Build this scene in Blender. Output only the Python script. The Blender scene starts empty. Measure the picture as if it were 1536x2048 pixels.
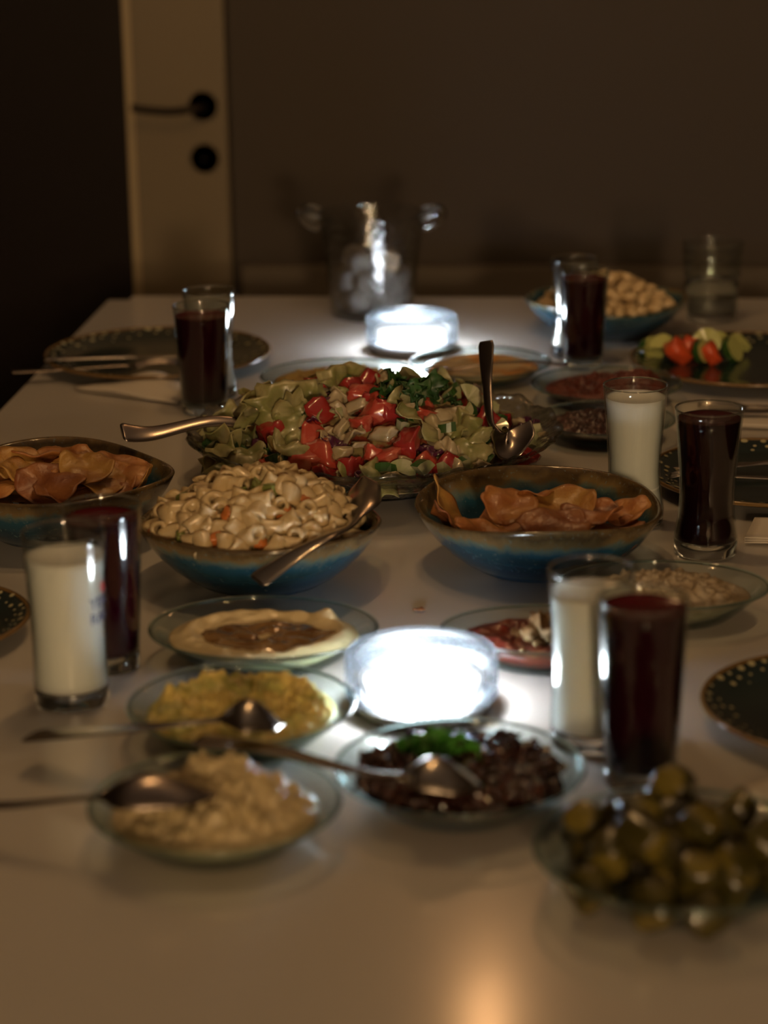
import bpy, bmesh, math, random
from math import sin, cos, pi, sqrt
from mathutils import Vector, Matrix, Euler, noise
random.seed(7)
sc = bpy.context.scene
C = sc.collection
R = math.radians

# ---------------------------------------------------------------- camera
cam = bpy.data.cameras.new('camera'); co = bpy.data.objects.new('camera', cam); C.objects.link(co)
cam.sensor_fit = 'VERTICAL'; cam.sensor_height = 36; cam.sensor_width = 27; cam.lens = 4550 / 2048 * 36
cam.clip_start = .05; cam.clip_end = 30
co.matrix_world = (Matrix.Translation((0, 0, 1.419)) @ Matrix.Rotation(R(5.05), 4, 'Z')
                   @ Matrix.Rotation(R(73), 4, 'X') @ Matrix.Rotation(R(-.78), 4, 'Z'))
cam.dof.use_dof = True; cam.dof.focus_distance = 2.22; cam.dof.aperture_fstop = 3.6
sc.camera = co
# ---------------------------------------------------------------- world, exposure
w = bpy.data.worlds.new('world'); sc.world = w; w.use_nodes = True
w.node_tree.nodes['Background'].inputs[0].default_value = (1, .6, .35, 1)
w.node_tree.nodes['Background'].inputs[1].default_value = .01
sc.view_settings.view_transform = 'Standard'; sc.view_settings.look = 'None'
sc.view_settings.exposure = 0; sc.view_settings.gamma = 1; sc.view_settings.use_curve_mapping = False
cy = sc.cycles
cy.use_denoising = True; cy.max_bounces = 10; cy.transparent_max_bounces = 32
cy.transmission_bounces = 10; cy.glossy_bounces = 6; cy.diffuse_bounces = 3
cy.sample_clamp_indirect = 4; cy.caustics_reflective = False; cy.caustics_refractive = False
BULB = 150; GLOBE = 380; BULB_COL = (1, .58, .23)
SCONCE = 34; LED = 560; LED_COL = (.86, .94, 1)

# ---------------------------------------------------------------- materials
MATS = {}
def mat(name, col=(.5, .5, .5), rough=.5, **k):
    if name in MATS: return MATS[name]
    m = bpy.data.materials.new(name); m.use_nodes = True; MATS[name] = m
    nt = m.node_tree; b = nt.nodes['Principled BSDF']
    b.inputs['Base Color'].default_value = (*col, 1); b.inputs['Roughness'].default_value = rough
    b.inputs['Metallic'].default_value = k.get('metal', 0); b.inputs['IOR'].default_value = k.get('ior', 1.5)
    b.inputs['Coat Weight'].default_value = k.get('coat', 0); b.inputs['Coat Roughness'].default_value = k.get('coatr', .08)
    b.inputs['Transmission Weight'].default_value = k.get('trans', 0)
    if k.get('sss'):
        b.inputs['Subsurface Weight'].default_value = k['sss']; b.inputs['Subsurface Radius'].default_value = k.get('sssr', (1, .6, .4))
        b.inputs['Subsurface Scale'].default_value = k.get('ssss', .006)
    if k.get('emit'):
        b.inputs['Emission Color'].default_value = (*k.get('ecol', (1, 1, 1)), 1); b.inputs['Emission Strength'].default_value = k['emit']
    tc = nt.nodes.new('ShaderNodeTexCoord')
    if k.get('var'):   # (second colour, scale, low, high)
        c2, s, lo, hi = k['var']
        n = nt.nodes.new('ShaderNodeTexNoise'); n.inputs['Scale'].default_value = s; n.inputs['Detail'].default_value = 5
        r = nt.nodes.new('ShaderNodeValToRGB'); r.color_ramp.elements[0].position = lo; r.color_ramp.elements[1].position = hi
        r.color_ramp.elements[0].color = (*col, 1); r.color_ramp.elements[1].color = (*c2, 1)
        if k.get('third'):
            e = r.color_ramp.elements.new(hi + .08); e.color = (*k['third'], 1)
        nt.links.new(tc.outputs['Object'], n.inputs['Vector']); nt.links.new(n.outputs['Fac'], r.inputs['Fac'])
        nt.links.new(r.outputs['Color'], b.inputs['Base Color'])
    if k.get('bump'):
        s, d = k['bump']
        n = nt.nodes.new('ShaderNodeTexNoise'); n.inputs['Scale'].default_value = s; n.inputs['Detail'].default_value = 4
        u = nt.nodes.new('ShaderNodeBump'); u.inputs['Distance'].default_value = d; u.inputs['Strength'].default_value = k.get('bstr', .6)
        nt.links.new(tc.outputs['Object'], n.inputs['Vector']); nt.links.new(n.outputs['Fac'], u.inputs['Height'])
        nt.links.new(u.outputs['Normal'], b.inputs['Normal'])
        if k.get('coat'): nt.links.new(u.outputs['Normal'], b.inputs['Coat Normal'])
    return m

def thin_glass(name, tint=(.96, .98, .97), edge=(.45, .6, .6), refr=0, bump=None, rough=.02, power=.35):
    """clear glassware: light goes straight through, surface reflects by angle, edges darken where the path in glass is long"""
    if name in MATS: return MATS[name]
    m = bpy.data.materials.new(name); m.use_nodes = True; MATS[name] = m
    nt = m.node_tree; N = nt.nodes; L = nt.links
    N.remove(N['Principled BSDF']); out = N['Material Output']
    g = N.new('ShaderNodeNewGeometry'); ior = N.new('ShaderNodeMix'); ior.data_type = 'FLOAT'
    ior.inputs[2].default_value = 1.5; ior.inputs[3].default_value = 1 / 1.5
    L.new(g.outputs['Backfacing'], ior.inputs[0])
    fr = N.new('ShaderNodeFresnel'); L.new(ior.outputs[0], fr.inputs['IOR'])
    lw = N.new('ShaderNodeLayerWeight'); lw.inputs['Blend'].default_value = power
    mc = N.new('ShaderNodeMix'); mc.data_type = 'RGBA'
    mc.inputs[6].default_value = (*tint, 1); mc.inputs[7].default_value = (*edge, 1)
    L.new(lw.outputs['Facing'], mc.inputs[0])
    tr = N.new('ShaderNodeBsdfTransparent'); L.new(mc.outputs[2], tr.inputs['Color'])
    gl = N.new('ShaderNodeBsdfGlossy'); gl.inputs['Roughness'].default_value = rough
    mx = N.new('ShaderNodeMixShader'); L.new(fr.outputs[0], mx.inputs[0])
    last = tr
    if refr:
        rf = N.new('ShaderNodeBsdfRefraction'); rf.inputs['IOR'].default_value = 1.45; rf.inputs['Roughness'].default_value = .03
        L.new(mc.outputs[2], rf.inputs['Color'])
        m2 = N.new('ShaderNodeMixShader'); m2.inputs[0].default_value = refr
        L.new(tr.outputs[0], m2.inputs[1]); L.new(rf.outputs[0], m2.inputs[2]); last = m2
    L.new(last.outputs[0], mx.inputs[1]); L.new(gl.outputs[0], mx.inputs[2]); L.new(mx.outputs[0], out.inputs['Surface'])
    if bump:
        tc = N.new('ShaderNodeTexCoord'); n = N.new('ShaderNodeTexVoronoi' if bump[2] == 'v' else 'ShaderNodeTexNoise')
        n.inputs['Scale'].default_value = bump[0]
        u = N.new('ShaderNodeBump'); u.inputs['Distance'].default_value = bump[1]
        L.new(tc.outputs['Object'], n.inputs['Vector']); L.new(n.outputs[0], u.inputs['Height'])
        L.new(u.outputs[0], gl.inputs['Normal']); L.new(u.outputs[0], fr.inputs['Normal'])
        if refr: L.new(u.outputs[0], rf.inputs['Normal'])
    return m

def glaze(name):
    """reactive glaze: olive brown band at the rim running down into speckled teal blue"""
    if name in MATS: return MATS[name]
    m = mat(name, rough=.16, coat=.4, coatr=.05); nt = m.node_tree; N = nt.nodes; L = nt.links; b = N['Principled BSDF']
    tc = [n for n in N if n.type == 'TEX_COORD'][0]
    sx = N.new('ShaderNodeSeparateXYZ'); L.new(tc.outputs['Object'], sx.inputs[0])
    n = N.new('ShaderNodeTexNoise'); n.inputs['Scale'].default_value = 60; n.inputs['Detail'].default_value = 6
    st = N.new('ShaderNodeMapping'); st.inputs['Scale'].default_value = (1, 1, .22)
    L.new(tc.outputs['Object'], st.inputs[0]); L.new(st.outputs[0], n.inputs['Vector'])
    ma = N.new('ShaderNodeMath'); ma.operation = 'MULTIPLY_ADD'; ma.inputs[1].default_value = .022
    L.new(n.outputs['Fac'], ma.inputs[0]); L.new(sx.outputs['Z'], ma.inputs[2])
    mr = N.new('ShaderNodeMapRange'); mr.inputs['From Min'].default_value = 0; mr.inputs['From Max'].default_value = .08
    L.new(ma.outputs[0], mr.inputs['Value'])
    r = N.new('ShaderNodeValToRGB'); e = r.color_ramp.elements
    e[0].position = .0; e[0].color = (.010, .045, .09, 1); e[1].position = 1; e[1].color = (.16, .10, .035, 1)
    for p, c in ((.35, (.008, .038, .075, 1)), (.64, (.017, .080, .13, 1)), (.71, (.10, .14, .12, 1)), (.77, (.17, .115, .045, 1)), (.88, (.07, .045, .02, 1))):
        x = e.new(p); x.color = c
    L.new(mr.outputs[0], r.inputs[0])
    v = N.new('ShaderNodeTexNoise'); v.inputs['Scale'].default_value = 260; v.inputs['Detail'].default_value = 3
    L.new(tc.outputs['Object'], v.inputs['Vector'])
    vr = N.new('ShaderNodeValToRGB'); vr.color_ramp.elements[0].position = .62; vr.color_ramp.elements[1].position = .74
    L.new(v.outputs['Fac'], vr.inputs[0])
    mx = N.new('ShaderNodeMix'); mx.data_type = 'RGBA'; mx.inputs[7].default_value = (.14, .2, .2, 1)
    mm = N.new('ShaderNodeMath'); mm.operation = 'MULTIPLY'; mm.inputs[1].default_value = .7
    L.new(vr.outputs[0], mm.inputs[0]); L.new(mm.outputs[0], mx.inputs[0])
    L.new(r.outputs[0], mx.inputs[6]); L.new(mx.outputs[2], b.inputs['Base Color'])
    return m

# ---------------------------------------------------------------- mesh helpers
def mesh(name, verts, faces, mats=(), idx=None, smooth=True):
    me = bpy.data.meshes.new(name); me.from_pydata([tuple(v) for v in verts], [], faces)
    for m in (mats if isinstance(mats, (list, tuple)) else [mats]): me.materials.append(m)
    if idx: me.polygons.foreach_set('material_index', idx)
    bm = bmesh.new(); bm.from_mesh(me); bmesh.ops.recalc_face_normals(bm, faces=bm.faces); bm.to_mesh(me); bm.free()
    me.polygons.foreach_set('use_smooth', [smooth] * len(me.polygons)); me.update()
    return me
def obj(name, me, parent=None, loc=(0, 0, 0), rot=(0, 0, 0), scale=(1, 1, 1)):
    o = bpy.data.objects.new(name, me); C.objects.link(o); o.parent = parent
    o.location = loc; o.rotation_euler = rot; o.scale = scale
    return o
def tag(o, label=None, cat=None, group=None, kind=None):
    if label: o['label'] = label
    if cat: o['category'] = cat
    if group: o['group'] = group
    if kind: o['kind'] = kind
    return o
def empty(name, loc, rz=0, **k):
    o = bpy.data.objects.new(name, None); C.objects.link(o); o.location = loc; o.rotation_euler = (0, 0, rz)
    o.empty_display_size = .03
    return tag(o, **k)
def lathe(name, prof, mats, segs=64, f=None, sx=1, sy=1, idxf=None, smooth=True, closed=False):
    """prof: list of (r, z); f(theta, r, z) -> (r, z) shapes the ring; closed joins last ring to first"""
    V, Fc, I = [], [], []; rows = []
    for r, z in prof:
        if r < 1e-6: rows.append([len(V)]); V.append((0, 0, z))
        else:
            row = []
            for i in range(segs):
                t = 2 * pi * i / segs; rr, zz = f(t, r, z) if f else (r, z)
                row.append(len(V)); V.append((rr * cos(t) * sx, rr * sin(t) * sy, zz))
            rows.append(row)
    n = len(rows)
    for k in range(n if closed else n - 1):
        a, b = rows[k], rows[(k + 1) % n]
        for i in range(segs):
            j = (i + 1) % segs
            if len(a) == 1 and len(b) == 1: continue
            if len(a) == 1: Fc.append((a[0], b[i], b[j]))
            elif len(b) == 1: Fc.append((a[i], a[j], b[0]))
            else: Fc.append((a[i], a[j], b[j], b[i]))
            I.append(idxf(k) if idxf else 0)
    return mesh(name, V, Fc, mats, I, smooth)
def box_me(name, sx, sy, sz, m, bev=0, c=(0, 0, 0)):
    bm = bmesh.new(); bmesh.ops.create_cube(bm, size=1)
    for v in bm.verts: v.co = Vector((v.co.x * sx + c[0], v.co.y * sy + c[1], v.co.z * sz + c[2]))
    if bev: bmesh.ops.bevel(bm, geom=bm.edges, offset=bev, segments=2, affect='EDGES', profile=.6)
    me = bpy.data.meshes.new(name); bm.to_mesh(me); bm.free(); me.materials.append(m); return me
def box(name, lo, hi, m, parent=None, bev=0, origin=(0, 0, 0)):
    lo, hi = Vector(lo), Vector(hi); s = hi - lo; c = (lo + hi) / 2
    return obj(name, box_me(name, s.x, s.y, s.z, m, bev), parent, c)
def catmull(P, t):
    n = len(P) - 1; x = min(max(t, 0), .99999) * n; i = int(x); u = x - i
    p = [P[max(0, min(n, i + k))] for k in (-1, 0, 1, 2)]
    return .5 * ((2 * p[1]) + (p[2] - p[0]) * u + (2 * p[0] - 5 * p[1] + 4 * p[2] - p[3]) * u * u + (3 * p[1] - p[0] - 3 * p[2] + p[3]) * u ** 3)
def lerpt(T, t):
    for (a, x), (b, y) in zip(T, T[1:]):
        if t <= b:
            u = (t - a) / max(b - a, 1e-6); u = u * u * (3 - 2 * u); return x + (y - x) * u
    return T[-1][1]
def strip(name, pts, W, Cup, up, th, m, n=44, M=9):
    """flat bar swept along pts: W = half widths, Cup = cup depths (table t -> value), th = thickness"""
    P = [Vector(p) for p in pts]; V = []; Fc = []
    up = Vector(up).normalized()
    for i in range(n + 1):
        t = i / n; c = catmull(P, t); d = (catmull(P, min(t + .01, 1)) - catmull(P, max(t - .01, 0))).normalized()
        s = d.cross(up).normalized(); u = s.cross(d).normalized()
        wd = lerpt(W, t); cp = lerpt(Cup, t); tt = lerpt(th, t) if isinstance(th, list) else th
        for side in (1, -1):
            for k in range(M):
                a = -1 + 2 * k / (M - 1); a *= side
                e = tt / 2 * sqrt(max(0, 1 - a * a)) + .0001
                V.append(c + s * (a * wd) + u * (cp * (a * a - 1) * (1 if cp else 0) + side * e))
    K = 2 * M
    for i in range(n):
        for k in range(K):
            j = (k + 1) % K; Fc.append((i * K + k, i * K + j, (i + 1) * K + j, (i + 1) * K + k))
    Fc.append(tuple(range(K))); Fc.append(tuple(n * K + k for k in range(K)))
    return mesh(name, V, Fc, m)

# ================================================================ SETTING
TZ = .75
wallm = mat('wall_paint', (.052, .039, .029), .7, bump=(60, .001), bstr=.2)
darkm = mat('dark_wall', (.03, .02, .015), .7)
ceil = mat('ceiling_paint', (.30, .27, .24), .8)
floorm = mat('floor_wood', (.045, .028, .018), .55, var=((.06, .038, .024), 6, .35, .65))
X0, X1, Y0, Y1, H = -2.6, 2.4, -4.6, 4.0, 2.6
def struct(name, lo, hi, m, **k):
    o = box(name, lo, hi, m, **k); o['kind'] = 'structure'; return o
struct('floor', (X0, Y0, -.1), (X1, Y1 + .1, 0), floorm)
struct('ceiling', (X0, Y0, H), (X1, Y1 + .1, H + .1), ceil)
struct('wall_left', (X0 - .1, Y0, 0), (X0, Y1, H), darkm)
struct('wall_right', (X1, Y0, 0), (X1 + .1, Y1, H), wallm)
struct('wall_front', (X0, Y0 - .1, 0), (X1, Y0, H), wallm)
# back wall with the doorway left of x=-.62
wb = bpy.data.objects.new('wall_back', None)
bm = bmesh.new()
def addb(bm, lo, hi):
    r = bmesh.ops.create_cube(bm, size=1)['verts']
    for v in r: v.co = Vector([lo[i] if v.co[i] < 0 else hi[i] for i in range(3)])
addb(bm, (-.615, Y1, 0), (X1, Y1 + .1, H)); addb(bm, (X0, Y1, 0), (-1.485, Y1 + .1, H)); addb(bm, (-1.485, Y1, 2.06), (-.615, Y1 + .1, H))
me = bpy.data.meshes.new('wall_back'); bm.to_mesh(me); bm.free(); me.materials.append(wallm)
o = obj('wall_back', me); o['kind'] = 'structure'; bpy.data.objects.remove(wb)
struct('trim_1', (-.60, 3.965, 0), (X1, 4.0, .655), mat('dado_panel', (.15, .125, .095), .6), bev=.004)
# door leaf
dm = mat('door_cream', (.185, .145, .09), .5, bump=(30, .0006), bstr=.2)
gm = mat('door_dark_glass', (.012, .008, .007), .25)
door = empty('door_1', (-1.05, 4.02, 0)); door['kind'] = 'structure'
def dpart(name, x0, x1, z0, z1, m, y0=-.02, y1=.02, bev=.003):
    return box(name, (x0 + 1.05, y0, z0), (x1 + 1.05, y1, z1), m, door, bev)
dpart('stile', -.788, -.622, .005, 2.05, dm); dpart('stile', -1.48, -1.34, .005, 2.05, dm)
dpart('rail', -1.34, -.788, 1.93, 2.05, dm); dpart('rail', -1.34, -.788, .005, .16, dm)
dpart('panel', -1.34, -.788, .16, 1.93, gm, -.004, .004, 0)
dpart('glazing_bead', -.803, -.788, .16, 1.93, mat('bead_paint', (.42, .33, .2), .5), -.012, .012, .002)  # bead in a lighter cream than the stile
bk = mat('dark_bronze', (.03, .022, .018), .35, metal=.6)
def rosette(z):
    me = lathe('rosette', [(0, -.01), (.024, -.01), (.026, -.007), (.026, 0), (0, 0)], bk, 32)
    o = obj('lock_rosette' if z < .9 else 'handle_rosette', me, door, (-.664 + 1.05, -.02, z), (R(-90), 0, 0)); o.scale.z = -1
    return o
ho = rosette(.935); rosette(.843)
lever = strip('door_handle', [(0, .0, .005), (0, .0, .035), (-.012, 0, .045), (-.05, -.004, .047), (-.10, 0, .047), (-.118, .004, .047)],
              [(0, .009), (.5, .009), (1, .007)], [(0, 0), (1, 0)], (0, 1, 0), .013, bk)
o = obj('door_handle', lever, door, (-.664 + 1.05, -.02, .935), (R(90), 0, 0))
o = obj('keyhole', lathe('keyhole', [(0, 0), (.004, 0), (.004, .002), (0, .002)], gm, 16), door, (-.664 + 1.05, -.0325, .843), (R(90), 0, 0))

# table
tm = mat('table_white_laminate', (.60, .565, .52), .17, coat=.35, coatr=.12, bump=(9, .0006), bstr=.25)
tab = empty('dining_table', (-.15, 2.0, 0), label='long white glossy dining table set with dishes', cat='table')
def tpart(name, lo, hi, m, bev=0):
    lo = Vector(lo) - Vector((-.15, 2, 0)); hi = Vector(hi) - Vector((-.15, 2, 0)); return box(name, lo, hi, m, tab, bev)
bm = bmesh.new(); addb(bm, (-.536, -1.25, .718), (.536, 1.25, .75))
ve = [e for e in bm.edges if abs(e.verts[0].co.z - e.verts[1].co.z) > .01]
bmesh.ops.bevel(bm, geom=ve, offset=.03, segments=6, affect='EDGES')
he = [e for e in bm.edges if abs(e.verts[0].co.z - e.verts[1].co.z) < .001 and len(e.link_faces) == 2 and any(abs(f.normal.z) > .9 for f in e.link_faces) and any(abs(f.normal.z) < .5 for f in e.link_faces)]
bmesh.ops.bevel(bm, geom=he, offset=.003, segments=2, affect='EDGES')
me = bpy.data.meshes.new('tabletop'); bm.to_mesh(me); bm.free(); me.materials.append(tm); obj('tabletop', me, tab)
for a, b in ((-.48, -1.15), (.48, -1.15), (-.48, 1.15), (.48, 1.15)):
    obj('leg', box_me('leg', .06, .06, .718, tm, .004), tab, (a, b, .359))
for b in (-1.15, 1.15): obj('apron', box_me('apron', .90, .02, .08, tm, .002), tab, (0, b, .678))
for a in (-.48, .48): obj('apron', box_me('apron', .02, 2.24, .08, tm, .002), tab, (a, 0, .678))

# lamps (out of the frame)
def bulb_mesh(s): return lathe('bulb', [(0, -.035), (.018, -.03), (.03, -.012), (.03, .006), (.02, .025), (.012, .04), (.012, .05), (0, .05)],
                               mat('bulb_glow_%g' % s, (1, .8, .5), .5, emit=s, ecol=BULB_COL), 24)
brass = mat('aged_brass', (.35, .24, .1), .35, metal=1)
pl = empty('pendant_lamp', (-.25, 2.25, H), label='two bulb pendant lamp hanging over the middle of the table', cat='lamp')
obj('canopy', lathe('canopy', [(0, -.02), (.06, -.018), (.07, 0), (0, 0)], brass, 32), pl)
obj('cross_bar', box_me('cross_bar', .36, .012, .012, brass, .003), pl, (0, 0, -.42), (0, 0, R(70)))
obj('rod', lathe('rod', [(0, -.42), (.006, -.42), (.006, 0), (0, 0)], brass, 12), pl)
for s in (-1, 1):
    p = Vector((cos(R(70)), sin(R(70)), 0)) * (.17 * s) + Vector((0, 0, -.47))
    obj('bulb', bulb_mesh(BULB), pl, p)
fl = empty('floor_lamp', (.95, -3.8, 0), label='floor lamp with two warm globes at the far side of the room behind the camera', cat='lamp')
obj('base', lathe('base', [(0, 0), (.14, 0), (.14, .02), (.02, .03), (0, .03)], brass, 40), fl)
obj('pole', lathe('pole', [(0, .03), (.012, .03), (.012, 2.05), (0, 2.05)], brass, 16), fl)
for z_, a_ in ((1.95, -1), (1.62, -1)):
    obj('globe', lathe('globe', [(.12 * sin(pi * k / 16), -.12 * cos(pi * k / 16)) for k in range(17)], mat('globe_glow', (1, .9, .7), .5, emit=GLOBE, ecol=(1, .66, .34)), 32), fl, (-.17, .05, z_))
    obj('bracket', box_me('bracket', .20, .01, .01, brass), fl, (-.08, .023, z_ - .126), (0, 0, R(-17)))
ws = empty('wall_lamp', (-.16, 4.0, 2.30), label='single bulb lamp on the wall above the far end of the table', cat='lamp')
obj('backplate', lathe('backplate', [(0, 0), (.05, 0), (.045, .015), (0, .018)], brass, 32), ws, (0, 0, -.06), (R(90), 0, 0))
obj('arm', strip('arm', [(0, 0, -.06), (0, -.06, -.075), (0, -.10, -.06), (0, -.10, -.045)], [(0, .006), (1, .006)], [(0, 0), (1, 0)], (1, 0, 0), .012, brass), ws)
obj('bulb', lathe('bulb', [(0, -.05), (.025, -.045), (.035, -.02), (.037, .02), (.03, .055), (.015, .08), (0, .085)],
                  mat('sconce_glow', (1, .8, .5), .5, emit=SCONCE, ecol=(1, .5, .2)), 24), ws, (0, -.10, .005))

# ================================================================ GLASSWARE
clear = thin_glass('clear_glass', edge=(.80, .84, .84))
thick = mat('thick_glass', (.93, .97, .96), .02, trans=1, ior=1.48)
plateglass = thin_glass('dish_glass', tint=(.93, .96, .95), edge=(.66, .78, .78), power=.3)
rimglass = mat('dish_rim_glass', (.74, .93, .93), .04, trans=1, ior=1.5)
juice = mat('dark_cherry_juice', (.020, .0008, .005), .12, ior=1.2)
juicetop = mat('juice_surface', (.09, .004, .008), .1, ior=1.3)
juicedk = mat('nearly_black_juice', (.010, .001, .002), .06, ior=1.36)
juicedkt = mat('black_juice_surface', (.05, .003, .005), .08)
milky = mat('cloudy_white_drink', (.90, .89, .85), .12, ior=1.25, sss=.6, sssr=(1, 1, .95), ssss=.03)
CONC = [(0, .93), (.06, .955), (.12, .90), (.22, .83), (.35, .80), (.5, .825), (.7, .89), (.85, .945), (1, 1)]
CONV = [(0, .89), (.06, .915), (.2, .885), (.4, .885), (.6, .91), (.8, .955), (1, 1)]
STRT = [(0, .80), (.04, .815), (.3, .865), (.6, .92), (.85, .965), (1, 1)]
def prof_r(T, t):
    for (a, x), (b, y) in zip(T, T[1:]):
        if t <= b: return x + (y - x) * (t - a) / (b - a)
    return T[-1][1]
def tumbler(x, y, h, r, T, label, drink=None, fill=.88, group=None, base=.014, name='drinking_glass', rings=False):
    t = empty(name, (x, y, TZ + .0002), label=label, cat='glass', group=group)
    K = 22; out = [(prof_r(T, k / K) * r, base * .6 + (h - base * .6) * k / K) for k in range(K + 1)]
    if rings: out = [(a + (.0008 * sin(z * 420)), z) for a, z in out]
    inn = [(a - .0014, z) for a, z in reversed(out) if z > base * .9]
    mid = [(out[-1][0] - .0003, h + .0006), (out[-1][0] - .0011, h + .0006)]
    obj('glass_wall', lathe('glass_wall', out + mid + inn + [(inn[-1][0] * .9, base), (0, base)], clear, 72), t)
    rb = prof_r(T, 0) * r
    lip = [(r - .0007 + .0009 * cos(2 * pi * k / 8), h + .0004 + .0009 * sin(2 * pi * k / 8)) for k in range(8)]
    obj('rim', lathe('rim', lip, thick, 72, closed=True), t)
    obj('glass_base', lathe('glass_base', [(0, .0015), (rb * .8, .001), (rb * .93, 0), (rb * 1.0, .002), (out[0][0] , base * .6), (out[1][0] - .0015, base - .0005), (rb * .5, base - .0015), (0, base - .002)], thick, 64), t)
    if drink:
        m, mt, lab = drink; zt = base + (h - base) * fill
        pr_ = [(0, base + .0006), (rb * .75, base + .0008)]
        n = 18
        for k in range(n + 1):
            z = base + .002 + (zt - base - .002) * k / n; tt = (z - base * .6) / (h - base * .6)
            pr_.append((prof_r(T, tt) * r - .00148, z))
        pr_ += [(pr_[-1][0] - .0015, zt - .0006), (0, zt - .0008)]
        nn = len(pr_)
        d = obj('drink', lathe('drink', pr_, [m, mt], 64, idxf=lambda k: 1 if k >= nn - 3 else 0), t); d['label'] = lab
    return t
JU = (juice, juicetop, 'dark cherry red juice'); JD = (juicedk, juicedkt, 'nearly black red juice'); MI = (milky, milky, 'cloudy white drink')
tumbler(.048, 1.521, .140, .0325, STRT, 'tall glass of dark red juice in front of the milky one, beside the pickles', JU, .955)
tumbler(.012, 1.594, .137, .0326, CONV, 'waisted glass of cloudy white drink between the near light and the red juice', MI, .87)
gwl = tumbler(-.397, 1.658, .140, .0330, CONV, 'waisted glass of cloudy white drink with blue lettering, at the left edge', MI, .86)
tumbler(-.383, 1.735, .138, .0325, STRT, 'tall glass of dark red juice behind the milky glass at the left edge', JU, .93)
tumbler(.056, 2.155, .139, .0317, CONC, 'waisted glass of cloudy white drink just behind the right bowl of chips', MI, .91)
tumbler(.122, 2.062, .140, .0320, CONC, 'waisted glass of almost black juice, right of the milky glass near the chips', JD, .93)
tumbler(-.438, 2.575, .127, .0335, STRT, 'tall glass of dark red juice in front of the speckled plate, far left', JU, .90)
tumbler(-.441, 2.650, .129, .0323, CONC, 'clear waisted glass half hidden behind the far left red juice', MI, .50)
tumbler(.006, 2.815, .124, .0317, STRT, 'tall glass of dark red juice in front of the bowl of nuts', JU, .90)
tumbler(-.006, 2.882, .125, .0315, CONC, 'clear waisted glass mostly hidden behind the far right red juice', MI, .18)
wg = tumbler(.182, 3.105, .106, .0415, [(0, .84), (.1, .86), (1, 1)], 'short clear ribbed tumbler of water at the far right corner', None, name='water_glass', rings=True)
obj('water', lathe('water', [(0, .0148), (.030, .0148), (.0345, .02), (.0365, .055), (0, .0545)], mat('water', (.97, .99, .98), .01, trans=1, ior=1.33), 48), wg)
# print on the left glass: blue capitals and a red emblem, bent round the wall
def wrap_text(s, size, z, az, r, m, par, name):
    cu = bpy.data.curves.new('t', 'FONT'); cu.body = s; cu.size = size; cu.extrude = .00015; cu.align_x = 'LEFT'
    to = bpy.data.objects.new('t', cu); C.objects.link(to)
    me = bpy.data.meshes.new_from_object(to.evaluated_get(bpy.context.evaluated_depsgraph_get())); bpy.data.objects.remove(to)
    for v in me.vertices:
        a = az + v.co.x / r; q = r + v.co.z + .0003; v.co = Vector((q * cos(a), q * sin(a), z + v.co.y))
    me.materials.clear(); me.materials.append(m); return obj(name, me, par)
ink = mat('blue_print', (.03, .04, .16), .4)
wrap_text('YENİ', .0125, .083, R(-42), .0296, ink, gwl, 'lettering'); wrap_text('RAKI', .0125, .0705, R(-41), .0292, ink, gwl, 'lettering')
em = lathe('emblem', [(0, 0), (.0028, 0), (.0028, .0003), (0, .0003)], mat('red_print', (.55, .03, .02), .4), 20, sy=1.6)
for v in em.vertices:
    a = R(-13) + v.co.x / .0308; q = .0312 + v.co.z; v.co = Vector((q * cos(a), q * sin(a), .0985 + v.co.y))
obj('emblem', em, gwl)

# ice bucket
ib = empty('ice_bucket', (-.288, 3.120, TZ + .0003), label='clear glass ice bucket with two small ears at the far end', cat='ice bucket')
bglass = thin_glass('bucket_glass', tint=(.97, .98, .98), edge=(.76, .80, .82), bump=(110, .0016, 'n'), rough=.05)
bo = [(.058 + .0165 * (k / 20) ** 1.15, .006 + .139 * k / 20) for k in range(21)]
obj('bucket_wall', lathe('bucket_wall', [(0, 0), (.05, 0), (.056, .002)] + bo + [(.0735, .1465), (.072, .1465)] + [(a - .0028, z) for a, z in reversed(bo[1:])] + [(.05, .010), (0, .0095)], bglass, 80), ib)
for s in (-1, 1):
    e = strip('ear', [(s * .071, 0, .128), (s * .084, 0, .132), (s * .094, 0, .139), (s * .095, 0, .145), (s * .084, 0, .146), (s * .073, 0, .141)], [(0, .011), (.5, .009), (1, .011)], [(0, 0), (1, 0)], (0, 1, 0), .005, thick, 20, 7)
    obj('ear', e, ib)
icem = mat('ice', (.62, .57, .52), .12, trans=.8, ior=1.31, bump=(90, .002))
bm = bmesh.new(); bmesh.ops.create_cube(bm, size=.027); bmesh.ops.bevel(bm, geom=bm.edges, offset=.003, segments=2, affect='EDGES')
for v in bm.verts: v.co += noise.noise_vector(v.co * 90) * .0018
ice = bpy.data.meshes.new('ice_cube'); bm.to_mesh(ice); bm.free(); ice.materials.append(icem)
rr = random.Random(4)
for lay, n, rad in ((0, 6, .036), (1, 6, .036), (2, 4, .030)):
    for k in range(n):
        a = k * 2 * pi / n + lay * .5; q = rad if n > 1 else 0
        o = obj('ice_cube', ice, None, (-.288 + q * cos(a), 3.12 + q * sin(a), TZ + .027 + lay * .0265), (rr.uniform(-.3, .3), rr.uniform(-.3, .3), rr.uniform(0, 3)))
        tag(o, 'clear ice cube in the glass ice bucket', 'ice cube', 'ice cubes in the bucket')

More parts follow.
